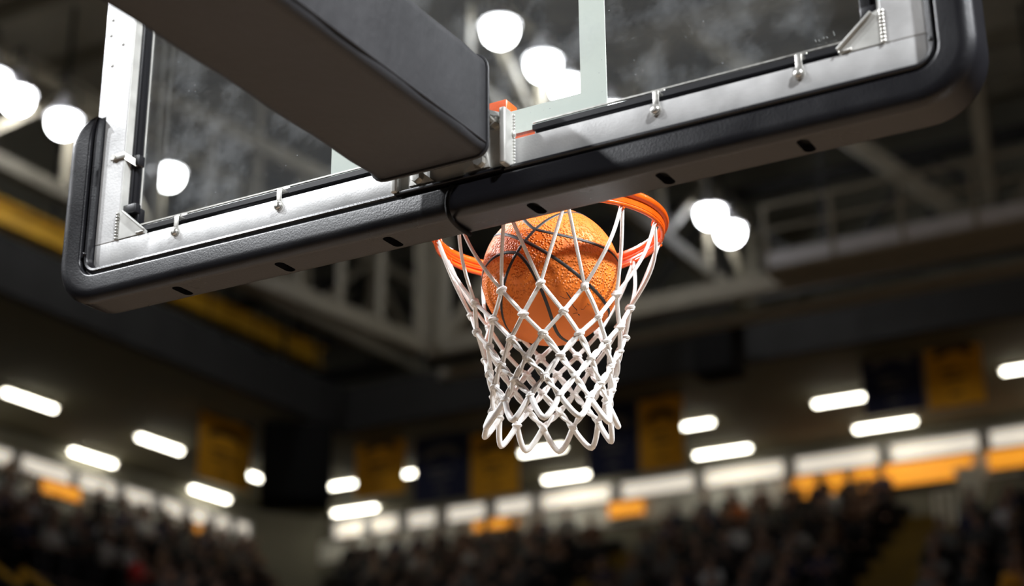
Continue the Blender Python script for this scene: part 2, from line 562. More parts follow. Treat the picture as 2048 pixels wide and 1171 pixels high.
XA, XB = -9.1, -16.75
truss('roof_truss', (XA - 0.3, -2, 12.9), (XA - 0.3, 28.8, 12.9), 1.9, 14, STEELB, 'long beige truss running away behind the glass above the ball')
truss('roof_truss', (XB - 0.3, -2, 12.9), (XB - 0.3, 28.8, 12.9), 1.9, 14, STEELB, 'long beige truss running down the left side behind the padding')
p = at(1990, 478, 1, 20.5)
pt = at(1400, 40, 1, 20.5)
TZ0, TZ1 = p.z, pt.z
nodeX = p.x
qd = at(1715, 290, 1, 20.5)
PW = (p.x - qd.x) * (TZ1 - TZ0) / (qd.z - p.z)          # half panel of the big truss
endX = at(858, 690, 1, 20.5).x
r = empty('roof_truss', (nodeX, 20.5, TZ0), 'tall cross truss with a post and diagonals at the right edge', 'truss')
xr_ = nodeX + 2 * PW
MB().bar((endX, 20.5, TZ0), (xr_, 20.5, TZ0), 0.24, 0.3).build('bottom_chord', STEELB, r, smooth=False)
MB().bar((endX, 20.5, TZ1), (xr_, 20.5, TZ1), 0.24, 0.3).build('top_chord', STEELB, r, smooth=False)
MB().bar((endX, 20.9, TZ0 - 0.35), (xr_, 20.9, TZ0 - 0.35), 0.2, 0.16).build('side_rail', STEELB, r, smooth=False)
for k in range(-1, 2):
    n0 = nodeX + 2 * PW * k
    if endX < n0 <= xr_:
        MB().bar((n0, 20.5, TZ0), (n0, 20.5, TZ1), 0.22, 0.22).build('post', STEELB, r, smooth=False)
        for s_ in (-1, 1):
            if endX < n0 + s_ * PW < xr_:
                MB().bar((n0, 20.5, TZ0), (n0 + s_ * PW, 20.5, TZ1), 0.26, 0.26).build('diagonal', STEELB, r, smooth=False)
        MB().bar((n0, 20.5, TZ1), (n0, 20.5, ZR), 0.12, 0.12).build('hanger', STEELB, r, smooth=False)
MB().bar((endX, 20.5, TZ0), (endX, 20.5, ZR), 0.2, 0.2).build('post', STEELB, r, smooth=False)
qa = at(480, 545, 2, TZ0)
qe = Vector((endX, 20.5, TZ0))
qa = qe + (qa - qe) * 1.6
truss('roof_truss', qa, qe + (qa - qe).normalized() * 0.3, 2.2, 7, STEELB, 'slanting beige truss meeting the cross truss left of the net', 0.24, 0.10, False)
truss('roof_truss', (XL + 0.5, 26.5, 13.2), (XR - 0.5, 26.5, 13.2), 2.2, 20, STEELD, 'dark far cross truss low over the banners', 0.22, 0.14)
truss('roof_truss', (XL + 0.5, 13.5, 15.6), (XR - 0.5, 13.5, 15.6), 1.6, 20, STEELB, 'beige cross truss seen through the glass near the roof', 0.2, 0.12)
# gold beam under the left roof edge
p0, p1 = at(-300, 315, 0, -19.2), at(640, 735, 0, -19.2)
r = empty('steel_beam', p0, 'gold painted steel beam running along the left roof edge', 'beam')
MB().bar(p0, p1, 0.3, 0.05).bar(p0 + Vector((0, 0, 0.4)), p1 + Vector((0, 0, 0.4)), 0.3, 0.05).build('flange', STEELG, r, smooth=False)
MB().bar(p0 + Vector((0, 0, 0.2)), p1 + Vector((0, 0, 0.2)), 0.05, 0.36).build('web', STEELG, r, smooth=False)
for t in (0.1, 0.35, 0.6, 0.85):
    q = p0.lerp(p1, t)
    MB().bar(q + Vector((0, 0, 0.4)), (q.x, q.y, ZR), 0.06, 0.06).build('hanger', STEELD, r, smooth=False)

# catwalk beside the cross truss
cz = TZ0 - 0.1
cx0, cx1 = at(1545, 560, 1, 20.0).x, nodeX + 6
r = empty('catwalk', (cx0, 20.0, cz), 'steel catwalk with rails beside the tall cross truss', 'catwalk')
MB().box(((cx0 + cx1) / 2, 20.0, cz), (cx1 - cx0, 0.7, 0.08)).build('deck', STEELB, r, smooth=False)
MB().box(((cx0 + cx1) / 2, 19.65, cz + 0.12), (cx1 - cx0, 0.03, 0.24)).build('toe_board', STEELW, r, smooth=False)  # paler steel than the rest carries the lamp's reflection here
MB().bar((cx0, 19.65, cz + 1.0), (cx1, 19.65, cz + 1.0), 0.05, 0.05).build('handrail', STEELB, r, smooth=False)
MB().bar((cx0, 19.65, cz + 0.6), (cx1, 19.65, cz + 0.6), 0.04, 0.04).build('midrail', STEELB, r, smooth=False)
x = cx0 + 0.05
while x < cx1:
    MB().bar((x, 19.65, cz), (x, 19.65, cz + 1.0), 0.06, 0.06).build('rail_post', STEELB, r, smooth=False)
    x += 1.05
for x in (cx0 + 0.8, cx0 + 4.2, cx0 + 7.6):
    MB().bar((x, 20.3, cz), (x, 20.3, ZR), 0.06, 0.06).build('hanger', STEELD, r, smooth=False)

# ------------------------------------------------------------------ floodlights hung on the trusses
fl = None


def floodlight(loc, label, group):
    """bowl lamp: local +z is up to its yoke"""
    global fl
    r = empty('floodlight', loc, label, 'light', group)
    if fl is None:
        hb = MB()
        prof = [(0.07, 0.42), (0.10, 0.36), (0.12, 0.26), (0.20, 0.14), (0.27, 0.03), (0.285, 0.0)]
        rings = [[Vector((q * math.cos(2 * math.pi * j / 20), q * math.sin(2 * math.pi * j / 20), z)) for j in range(20)] for q, z in prof]
        hb.sweep(rings)
        h = hb.build('housing', STEELW)
        h.parent = r
        ln = MB().sph((0, 0, -0.09), 0.245, (1, 1, 1), 3).build('lens', LAMPON)
        ln.parent = r
        yk = MB()
        yk.tube([(0.29, 0, 0.1), (0.29, 0, 0.42), (0.2, 0, 0.52), (-0.2, 0, 0.52), (-0.29, 0, 0.42), (-0.29, 0, 0.1)], 0.02, 6)
        yk.cyl((0, 0, 0.42), (0, 0, 0.80), 0.03, 8)
        yk.bar((0.05, 0, 0.78), (-0.42, 0, 0.78), 0.06, 0.06)
        y_ = yk.build('yoke', STEELD)
        y_.parent = r
        fl = r
    else:
        for ch in fl.children:
            c = ch.copy()
            COL.objects.link(c)
            c.parent = r
    return r


ZL = 14.0
for px, py, lb in ((1000, 50, 'large bright floodlight behind the glass, highest above the padded arm'), (1086, 120, 'floodlight behind the glass, middle one of the slanting row'),
                   (1135, 166, 'floodlight behind the glass, cut by the side of the target square'), (1222, 222, 'floodlight behind the glass, peeping out over the lower frame rail'),
                   (1420, 420, 'floodlight right of the hoop, upper one of the pair'), (1460, 456, 'floodlight right of the hoop, lower one of the pair')):
    q = at(px, py, 2, ZL)
    floodlight(q, lb, 'floodlights on the truss above the ball')
for px, py, lb in ((-16, 152, 'floodlight cut by the left picture edge'), (35, 187, 'bright floodlight at the left, right beside the picture edge'), (128, 236, 'floodlight left of the aluminium frame above the padding end'), (338, 342, 'floodlight seen through the left part of the glass')):
    q = at(px, py, 2, ZL)
    floodlight(q, lb, 'floodlights on the left truss')

# ------------------------------------------------------------------ banners and loudspeaker


def banner(px0, px1, ptop, pbot, plane, m, label, print_m, axis=1):
    c0, c1 = at(px0, ptop, axis, plane), at(px1, ptop - (px1 - px0) * 0.16 * (1 if axis == 1 else -1.8), axis, plane)
    zb = at((px0 + px1) / 2, pbot, axis, plane).z
    zt = (c0.z + c1.z) / 2
    mid = (c0 + c1) / 2
    r = empty('banner', (mid.x, mid.y, zb), label, 'banner')
    d = (c1 - c0)
    d.z = 0
    Wd = d.length * 0.95
    d.normalize()
    n = Vector((d.y, -d.x, 0))
    hh = zt - zb

    def P(u, v, o=0.0):
        return Vector((mid.x, mid.y, zb)) + d * (u * Wd) + Vector((0, 0, v * hh)) + n * (o + 0.02 * math.sin(u * 9))
    rows = []
    N = 12
    front = [[P(-0.5 + i / N, j / 6, 0.006) for i in range(N + 1)] for j in range(7)]
    mb = MB()
    for off in (0.006, -0.006):
        g = [[mb.bm.verts.new(P(-0.5 + i / N, j / 6, off)) for i in range(N + 1)] for j in range(7)]
        for j in range(6):
            for i in range(N):
                mb.bm.faces.new((g[j][i], g[j][i + 1], g[j + 1][i + 1], g[j + 1][i]))
    mb.build('cloth', m, r, ang=60)
    mb = MB()
    mb.bar(P(-0.505, 1.0), P(0.505, 1.0), 0.05, 0.05)
    mb.build('pole', STEELD, r, smooth=False)
    # print: arched emblem, lines and a small shape, all too soft in the picture to read
    mb = MB()
    arc = [P(0.30 * math.cos(a), 0.66 + 0.13 * math.sin(a), 0.012) for a in [math.pi * k / 10 for k in range(11)]]
    mb.tube(arc, 0.06 * hh, 6, flat=0.1, up=n)
    mb.build('emblem', print_m, r)
    for v, w_ in ((0.48, 0.5), (0.36, 0.4), (0.16, 0.22)):
        MB().bar(P(-w_ / 2, v, 0.010), P(w_ / 2, v, 0.010), 0.006, 0.045 * hh).build('print_line', print_m, r, smooth=False)
    for u in (-0.45, 0.45):
        q = P(u, 1.0)
        MB().bar(q, (q.x, q.y, 13.2), 0.02, 0.02).build('cord', STEELD, r, smooth=False)
    return r


PB = 25.2
banner(1843, 1958, 672, 812, PB, GOLD, 'bright gold banner at far right, hung beside a navy one', BANNERD)
banner(1716, 1840, 692, 826, PB, NAVY, 'navy banner at far right, hung beside the brightest gold one', BANNERL)
banner(1276, 1365, 800, 936, PB, GOLD, 'gold banner just right of the net bottom', BANNERD)
banner(1172, 1274, 818, 952, PB, NAVY, 'navy banner close behind the net bottom', BANNERL)
banner(942, 1038, 868, 990, PB, GOLD, 'gold banner left of the net bottom', BANNERD)
banner(828, 940, 880, 1000, PB, NAVY, 'navy banner between the two gold banners left of the net', BANNERL)
banner(712, 812, 866, 990, PB, GOLD, 'gold banner right of the black loudspeaker', BANNERD)
banner(397, 508, 822, 970, -18.4, GOLD, 'dim gold banner left of the black loudspeaker', BANNERD, axis=0)

c = at(592, 932, 1, 22.8)
r = empty('loudspeaker', c, 'big black loudspeaker cabinet hung in the corner of the hall', 'loudspeaker')
MB().box(c, (1.35, 0.9, 1.55), Matrix.Rotation(math.radians(38), 3, 'Z'), 0.05).build('cabinet', BLACK, r, smooth=False)
rot = Matrix.Rotation(math.radians(38), 3, 'Z')
MB().box(c + rot @ Vector((0, -0.46, 0)), (1.2, 0.04, 1.4), rot, 0.01).build('grille', BLACK, r, smooth=False)
MB().bar(c + Vector((0.4, 0, 0.7)), (c.x + 0.4, c.y, ZR), 0.05, 0.05).bar(c + Vector((-0.4, 0, 0.7)), (c.x - 0.4, c.y, ZR), 0.05, 0.05).build('hanger', STEELD, r, smooth=False)
c = at(1437, 700, 1, 22.8)
r = empty('loudspeaker', c, 'small black loudspeaker hung right of the net under the beam', 'loudspeaker')
MB().box(c, (0.75, 0.6, 0.95), None, 0.04).build('cabinet', BLACK, r, smooth=False)
MB().box(c + Vector((0, -0.31, 0)), (0.65, 0.03, 0.85), None, 0.01).build('grille', BLACK, r, smooth=False)
MB().bar(c + Vector((0, 0, 0.4)), (c.x, c.y, ZR), 0.05, 0.05).build('hanger', STEELD, r, smooth=False)

# ------------------------------------------------------------------ stands
TREAD, RISE, Z0 = 0.8, 0.42, 9.03
NROW = 10


def mitre_far(i):
    return -21.6 + i * TREAD


def mitre_left(i):
    return 28.2 - i * TREAD


A1, A2 = -6.95, -13.35       # aisles in the far stand
far = empty('seating_stand', (-10, 29.6, 0), 'dark stepped stand rising to the far windows', 'stand')
for i in range(NROW):
    y1 = 29.85 - i * TREAD
    zt = Z0 - i * RISE
    x0, x1 = mitre_far(i) - 0.4, 2.0
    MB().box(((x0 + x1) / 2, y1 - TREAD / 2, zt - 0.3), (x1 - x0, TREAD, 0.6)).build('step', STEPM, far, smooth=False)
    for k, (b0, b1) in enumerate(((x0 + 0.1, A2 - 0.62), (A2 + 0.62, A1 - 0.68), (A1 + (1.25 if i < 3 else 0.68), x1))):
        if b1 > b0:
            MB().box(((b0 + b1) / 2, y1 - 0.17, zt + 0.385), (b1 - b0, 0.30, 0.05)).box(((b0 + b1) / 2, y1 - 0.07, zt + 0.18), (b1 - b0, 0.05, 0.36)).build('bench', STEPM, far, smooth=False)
    for a in (A1, A2):
        MB().box((a, y1 - TREAD / 2, zt + 0.012), (1.25, TREAD, 0.024)).box((a, y1 - TREAD - 0.012, zt - RISE / 2), (1.25, 0.024, RISE)).build('aisle_tread', AISLE, far, smooth=False)
yb = 29.85 - NROW * TREAD
MB().box((-6, yb + 0.1, (Z0 - NROW * RISE) / 2), (16.2, 0.2, Z0 - NROW * RISE)).build('front_wall', STEPM, far, smooth=False)
lef = empty('seating_stand', (-22.8, 10, 0), 'dark stepped stand rising along the left wall', 'stand')
for i in range(NROW):
    x1 = XL + 0.1 + i * TREAD
    zt = Z0 - i * RISE
    y0, y1 = 6.0, mitre_left(i) + 0.2
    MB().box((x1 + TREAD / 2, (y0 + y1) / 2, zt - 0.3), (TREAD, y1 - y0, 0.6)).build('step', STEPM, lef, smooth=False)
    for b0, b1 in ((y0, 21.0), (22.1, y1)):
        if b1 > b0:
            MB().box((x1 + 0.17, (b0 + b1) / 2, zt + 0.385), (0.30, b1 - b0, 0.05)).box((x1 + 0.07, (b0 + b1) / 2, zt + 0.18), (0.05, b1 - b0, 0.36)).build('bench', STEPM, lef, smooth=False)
    MB().box((x1 + TREAD / 2, 21.55, zt + 0.012), (TREAD, 0.95, 0.024)).build('aisle_tread', AISLE, lef, smooth=False)
xb = XL + 0.1 + NROW * TREAD
MB().box((xb - 0.1, 13, (Z0 - NROW * RISE) / 2), (0.2, 14, Z0 - NROW * RISE)).build('front_wall', STEPM, lef, smooth=False)

# pale wall piece and white rails at the head of the right aisle
q = at(1932, 975, 1, 28.9)
r = empty('exit_wall', (q.x, 28.9, 8.9), 'pale grey slanted screen at the head of the right aisle', 'walling')
a0, a1, a2, a3 = at(1906, 936, 1, 28.9), at(1972, 928, 1, 28.9), at(1950, 1030, 1, 28.9), at(1938, 1034, 1, 28.9)
MB().prism([a0, a1, a2, a3], (0, 0.12, 0)).build('panel', PALEW, r, smooth=False)
a4 = at(1944, 1040, 1, 28.9)
MB().bar((a4.x, 28.96, Z0 - RISE + 0.03), (a4.x, 28.96, a4.z + 0.1), 0.1, 0.1).build('post', PALEW, r, smooth=False)
r = empty('hand_rail', at(1890, 1010, 1, 28.5), 'white hand rail with three posts at the top of the right aisle', 'rail')
rb = at(1868, 1034, 1, 28.5)
for px in (1870, 1888, 1906):
    a_ = at(px, 985 - (px - 1870) * 0.15, 1, 28.5)
    MB().bar((a_.x, a_.y, Z0 - RISE + 0.03), a_, 0.09, 0.06).build('post', PALEW, r, smooth=False)
MB().bar(at(1868, 985, 1, 28.5), at(1908, 979, 1, 28.5), 0.06, 0.06).build('top_bar', PALEW, r, smooth=False)
# gold guard rail low on the left
gx = -17.8
r = empty('guard_rail', at(40, 1150, 0, gx), 'gold guard rail at the bottom left of the left stand', 'rail')
g0, g1, g2 = at(-40, 1110, 0, gx), at(60, 1190, 0, gx), at(44, 1140, 0, gx)
MB().bar(at(-60, 1092, 0, gx), at(56, 1186, 0, gx), 0.08, 0.08).build('lower_bar', STEELG, r, smooth=False)
MB().bar(at(44, 1138, 0, gx), at(108, 1188, 0, gx), 0.08, 0.08).build('upper_bar', STEELG, r, smooth=False)
g4 = at(44, 1138, 0, gx)
MB().bar(g4, (g4.x, g4.y, Z0 - 6 * RISE + 0.03), 0.08, 0.08).build('post', STEELG, r, smooth=False)
g5 = at(104, 1185, 0, gx)
MB().bar(g5, (g5.x, g5.y, Z0 - 6 * RISE + 0.03), 0.08, 0.08).build('post', STEELG, r, smooth=False)

# ------------------------------------------------------------------ spectators


def skin_mesh(name, verts, edges, radii, levels=1):
    me = bpy.data.meshes.new(name)
    me.from_pydata([Vector(v) for v in verts], edges, [])
    o = bpy.data.objects.new(name, me)
    COL.objects.link(o)
    o.modifiers.new('s', 'SKIN')
    sv = me.skin_vertices[0].data
    for i, r_ in enumerate(radii):
        sv[i].radius = r_ if isinstance(r_, tuple) else (r_, r_)
        sv[i].use_root = (i == 0)
    sub = o.modifiers.new('u', 'SUBSURF')
    sub.levels = sub.render_levels = levels
    dg = bpy.context.evaluated_depsgraph_get()
    out = bpy.data.meshes.new_from_object(o.evaluated_get(dg))
    out.name = name
    for p_ in out.polygons:
        p_.use_smooth = True
    bpy.data.objects.remove(o)
    return out


def make_person(k):
    """seated on a bench whose top is 0.445 m above the feet; faces -y"""
    lean = (0.0, 0.10, 0.05)[k]
    armf = ((0.0, 0.0), (0.12, 0.12), (0.0, 0.30))[k]
    hip = Vector((0, 0, 0.55))
    chest = Vector((0, -lean * 0.7, 0.86))
    neckb = Vector((0, -lean, 1.01))
    neck = Vector((0, -lean - 0.01, 1.08))
    head = Vector((0, -lean - 0.03, 1.17))
    top = Vector((0, -lean - 0.02, 1.25))
    V = [hip, Vector((0, -lean * 0.3, 0.70)), chest, neckb, neck, head, top]
    Rr = [(0.15, 0.11), (0.14, 0.10), (0.15, 0.105), (0.07, 0.06), (0.052, 0.055), (0.078, 0.095), (0.055, 0.07)]
    E = [(0, 1), (1, 2), (2, 3), (3, 4), (4, 5), (5, 6)]
    arm_idx, leg_idx = [], []
    for s, af in ((-1, armf[0]), (1, armf[1])):
        b = len(V)
        V += [chest + Vector((s * 0.17, 0, 0.10)), Vector((s * 0.23, -lean * 0.5 - 0.06 - af * 0.4, 0.72 + af * 0.5)), Vector((s * 0.15, -0.30 - af * 0.2, 0.66 + af * 1.1)), Vector((s * 0.11, -0.38 - af * 0.2, 0.64 + af * 1.4))]
        Rr += [0.062, 0.048, 0.036, 0.034]
        E += [(2, b), (b, b + 1), (b + 1, b + 2), (b + 2, b + 3)]
        arm_idx.append((b, b + 1, b + 2, b + 3))
        # fingers
        for q in range(3):
            f0 = len(V)
            dx = (q - 1) * 0.025
            V += [V[b + 3] + Vector((dx, -0.045, 0.0)), V[b + 3] + Vector((dx * 1.2, -0.085, -0.02))]
            Rr += [0.011, 0.009]
            E += [(b + 3, f0), (f0, f0 + 1)]
    for s in (-1, 1):
        b = len(V)
        V += [Vector((s * 0.10, -0.06, 0.53)), Vector((s * 0.13, -0.44, 0.53)), Vector((s * 0.13, -0.42, 0.10)), Vector((s * 0.14, -0.58, 0.05))]
        Rr += [0.09, 0.062, 0.045, 0.035]
        E += [(0, b), (b, b + 1), (b + 1, b + 2), (b + 2, b + 3)]
        leg_idx.append((b, b + 1, b + 2, b + 3))
    body = skin_mesh('person', V, E, Rr)
    # nose, brow and eyes
    bm = bmesh.new()
    bm.from_mesh(body)
    bmesh.ops.create_cone(bm, cap_ends=True, segments=5, radius1=0.018, radius2=0.004, depth=0.03, matrix=Matrix.Translation(head + Vector((0, -0.098, -0.005))) @ Matrix.Rotation(math.radians(70), 4, 'X'))
    nf = len(bm.faces)
    for s in (-1, 1):
        bmesh.ops.create_icosphere(bm, subdivisions=1, radius=0.013, matrix=Matrix.Translation(head + Vector((s * 0.032, -0.084, 0.022))))
        bmesh.ops.create_icosphere(bm, subdivisions=1, radius=0.022, matrix=Matrix.Translation(head + Vector((s * 0.080, 0.0, 0.0))) @ Matrix.Diagonal((0.4, 0.8, 1.3, 1)))
    bm.to_mesh(body)
    bm.free()
    body.materials.append(SKIN[0])
    g = 1.13
    tv = [hip + Vector((0, 0, -0.01)), V[1], V[2], V[3]]
    tr = [tuple(x_ * g for x_ in Rr[0]), tuple(x_ * 1.16 for x_ in Rr[1]), tuple(x_ * g for x_ in Rr[2]), (0.085, 0.075)]
    te = [(0, 1), (1, 2), (2, 3)]
    for a in arm_idx:
        b = len(tv)
        tv += [V[a[0]], V[a[1]], V[a[2]]]
        tr += [0.075, 0.062, 0.050]
        te += [(2, b), (b, b + 1), (b + 1, b + 2)]
    shirt = skin_mesh('jacket', tv, te, tr)
    shirt.materials.append(CLOTH[0][1])
    lv, lr, le = [hip + Vector((0, 0, -0.02))], [(0.165, 0.12)], []
    sv, sr, se = [], [], []
    for a in leg_idx:
        b = len(lv)
        lv += [V[a[0]], V[a[1]], V[a[2]]]
        lr += [0.10, 0.074, 0.056]
        le += [(0, b), (b, b + 1), (b + 1, b + 2)]
    trou = skin_mesh('trousers', lv, le, lr)
    trou.materials.append(JEAN)
    hb = bmesh.new()
    bmesh.ops.create_icosphere(hb, subdivisions=2, radius=0.1, matrix=Matrix.Translation(head + Vector((0, 0.022, 0.032))) @ Matrix.Diagonal((0.95, 1.08, 1.02, 1)))
    drop = (0.0, -0.05, -0.2)[k]
    dv = [v for v in hb.verts if (v.co.y - head.y) < -0.045 + 0.0 and v.co.z < head.z + 0.055]
    bmesh.ops.delete(hb, geom=dv, context='VERTS')
    for v in hb.verts:
        if v.co.z < head.z - 0.02:
            v.co.z += drop * (head.z - v.co.z) / 0.1
            v.co.y = max(v.co.y, head.y + 0.0)
    hair = bpy.data.meshes.new('hair')
    hb.to_mesh(hair)
    hb.free()
    for p_ in hair.polygons:
        p_.use_smooth = True
    hair.materials.append(HAIR[0])
    return body, shirt, trou, hair


PEOPLE = [make_person(k) for k in range(3)]


def link_mesh(name, me, m, parent):
    o = bpy.data.objects.new(name, me)
    COL.objects.link(o)
    o.material_slots[0].link = 'OBJECT'
    o.material_slots[0].material = m
    o.parent = parent
    return o


HAIRN = ('brown', 'black', 'fair')
WEI = (26, 30, 12, 14, 5, 3, 2.5, 8, 2)
count = 0


ROWN = ('top', 'second', 'third', 'fourth', 'fifth', 'sixth', 'seventh', 'eighth', 'ninth', 'tenth')
seats = {}


def seat_person(loc, rz, stand, rowi, force=None):
    global count
    seats[(stand, rowi)] = seats.get((stand, rowi), 0) + 1
    u_, v_, z_ = pix(Vector(loc) + Vector((0, 0, 1.25)))
    if not (-70 < u_ < 2120 and v_ < 1215):
        return
    k = rnd.randrange(3)
    body, shirt, trou, hair = PEOPLE[k]
    ci = force if force is not None else rnd.choices(range(len(CLOTH)), WEI)[0]
    if stand == 'far' and ci == 6:
        ci = 1
    if stand == 'left' and 225 < u_ < 275 and 1095 < v_ < 1150:
        ci = 6
    cname, cm = CLOTH[ci]
    o = bpy.data.objects.new('person', body)
    COL.objects.link(o)
    o.material_slots[0].link = 'OBJECT'
    o.material_slots[0].material = rnd.choices(SKIN, (6, 2, 2))[0]
    s = rnd.uniform(0.95, 1.0)
    o.location = Vector(loc) + Vector((0, 0, 0.43 * (1 - s)))
    o.rotation_euler.z = rz + rnd.uniform(-0.25, 0.25)
    o.scale = (s, s, s)
    hi = rnd.choices(range(3), (5, 4, 2))[0]
    link_mesh('jacket', shirt, cm, o)
    link_mesh('trousers', trou, JEAN, o)
    link_mesh('hair', hair, HAIR[hi], o)
    art = 'an' if cname == 'orange' else 'a'
    tag(o, 'person in %s %s top, %s row of the %s stand, %s from the hall corner' % (art, cname, ROWN[rowi], stand, ORD(seats[(stand, rowi)])), 'person', 'spectators seated in the %s stand' % stand)
    count += 1


for i in range(NROW):
    yb = 29.85 - i * TREAD
    zt = Z0 - i * RISE
    x = mitre_far(i) + 0.5 + rnd.uniform(0, 0.3)
    while x < 1.0:
        if abs(x - A1) > 0.85 and abs(x - A2) > 0.85 and rnd.random() < 0.86:
            if not (i < 3 and -8.0 < x < -5.2):
                seat_person((x, yb - 0.24, zt), 0, 'far', i)
        x += rnd.uniform(0.60, 0.70)
    x1 = XL + 0.1 + i * TREAD
    y = mitre_left(i) - 0.6
    while y > 8:
        if not 20.8 < y < 22.3 and not (i >= 6 and y < 18.4) and rnd.random() < 0.86:
            seat_person((x1 + 0.24, y, zt), math.pi / 2, 'left', i)
        y -= rnd.uniform(0.60, 0.70)

# ------------------------------------------------------------------ backboard
ZI = 3.093                                     # inner lower edge of the aluminium frame
ZT = 4.02                                      # inner upper edge
YBK = -0.0375                                  # back face of the frame
bb = empty('backboard', (0, 0, 2.995), 'glass backboard in a broad aluminium frame, seen from behind', 'backboard')
for (a, b, w_, h_) in (((-0.87, 0, 3.042), (0.87, 0, 3.042), 0, 0.102), ((-0.87, 0, ZT + 0.05), (0.87, 0, ZT + 0.05), 0, 0.1)):
    zc_, hc_ = (3.0675, 0.051) if a[2] < 3.5 else (a[2], h_)
    MB().box((0, (YBK - 0.002) / 2 - 0.002, zc_), (1.726, 0.038, hc_), None, 0.002).build('frame_rail', ALU, bb, ang=30)
XF = {-1: 0.803, 1: 0.793}                     # inner edge of the left and right stile
for s in (-1, 1):
    q = XF[s]
    MB().prism([(s * q, -0.0407, ZI + 0.0005), (s * 0.863, -0.0407, ZI + 0.0005), (s * 0.863, -0.0407, 3.386), (s * 0.885, -0.0407, 3.386), (s * 0.885, -0.0407, ZT - 0.0005), (s * q, -0.0407, ZT - 0.0005)], (0, 0.0377, 0)).build('frame_rail', ALU, bb, smooth=False, bevel=0.0015)
    # side channel, rubber gasket and bright pane edge inside the stile
    if s < 0:
        MB().box((-q + 0.0012, -0.0300, (ZI + ZT) / 2), (0.0022, 0.0200, ZT - ZI)).build('side_channel', ALU2, bb, smooth=False)
        MB().box((-q + 0.0040, -0.0055, (ZI + ZT) / 2), (0.008, 0.029, ZT - ZI), None, 0.002).bar((-q + 0.0085, -0.0105, ZI), (-q + 0.0085, -0.0105, ZT), 0.003, 0.008).build('gasket', RUBBER, bb, ang=30)
    else:
        MB().box((0.791, -0.012, (ZI + ZT) / 2), (0.006, 0.047, ZT - ZI)).build('side_channel', ALU2, bb, smooth=False)
        MB().box((0.770, 0.000, (ZI + ZT) / 2), (0.036, 0.022, ZT - ZI), None, 0.003).bar((0.768, -0.012, ZI), (0.768, -0.012, ZT), 0.008, 0.012).build('gasket', RUBBER, bb, ang=30)
for g0, g1, z in ((-0.79, -0.150, ZI + 0.016), (0.150, 0.79, ZI + 0.016), (-0.79, 0.79, ZT - 0.016)):
    MB().box(((g0 + g1) / 2, -0.002, z), (g1 - g0, 0.032, 0.034), None, 0.004).bar((g0, -0.021, z + 0.006), (g1, -0.021, z + 0.006), 0.007, 0.010).build('gasket', RUBBER, bb, ang=30)
for g0, g1 in ((-0.78, -0.150), (0.150, 0.78)):
    MB().bar((g0, -0.0205, ZI + 0.033), (g1, -0.0205, ZI + 0.033), 0.003, 0.003).build('gasket_edge', STEEL, bb, smooth=False)
YG = 0.012                                     # back face of the pane
gl = MB().box((-0.006, YG + 0.006, (ZI + ZT) / 2), (1.592, 0.012, ZT - ZI - 0.004)).build('glass_pane', GLASS, bb, smooth=False)
for s, q in ((-1, 0.7965), (1, 0.752)):
    MB().box((s * q, YG - 0.0025, (ZI + ZT) / 2), (0.006, 0.004, ZT - ZI), None).build('pane_edge', ALU2, gl, smooth=False)
# target square on the front of the pane
YT = YG + 0.0125
qi = at(1161.5, 186, 1, YT)
qo = at(1212.5, 150, 1, YT)
qb = at(1030, 267.5, 1, YT)
ql = at(662.5, 330, 1, YT)
xo, xi, zi, zo = (qo.x - ql.x) / 2, qi.x, qi.z, qb.z
xc_ = (qo.x + ql.x) / 2
ztop = zo + 0.45
mb = MB()
for s in (-1, 1):
    mb.box((xc_ + s * (xo + xi - xc_) / 2, YT + 0.0008, (zo + ztop) / 2), (xo - xi + xc_, 0.0016, ztop - zo))
mb.box((xc_, YT + 0.0008, (zo + zi) / 2), (2 * (xi - xc_), 0.0016, zi - zo)).box((xc_, YT + 0.0008, ztop - (zi - zo) / 2), (2 * (xi - xc_), 0.0016, zi - zo))
mb.build('target_square', STRIPE, bb, smooth=False)
# faint etched mark in the lower corner of the pane, unreadable in the photograph
ET = mat('etched_glass', (0.20, 0.21, 0.20), 0.7)
mb = MB()


def etch(pts, w_=0.0006):
    mb.tube([at(1600 + a / 16.7, 50 + b / 16.7, 1, YG - 0.0006) for a, b in pts], w_, 4)


etch([(1110, 220), (1160, 360), (1060, 440)])
etch([(780, 400), (800, 470)]), etch([(840, 400), (900, 400), (920, 450)]), etch([(620, 490), (660, 560), (700, 500)]), etch([(500, 490), (540, 560)])
etch([(420, 750), (520, 700), (640, 680), (760, 650)], 0.0005), etch([(820, 630), (920, 600)], 0.0005), etch([(1000, 590), (1120, 550), (1250, 510)], 0.0005)
mb.build('etched_mark', ET, gl)
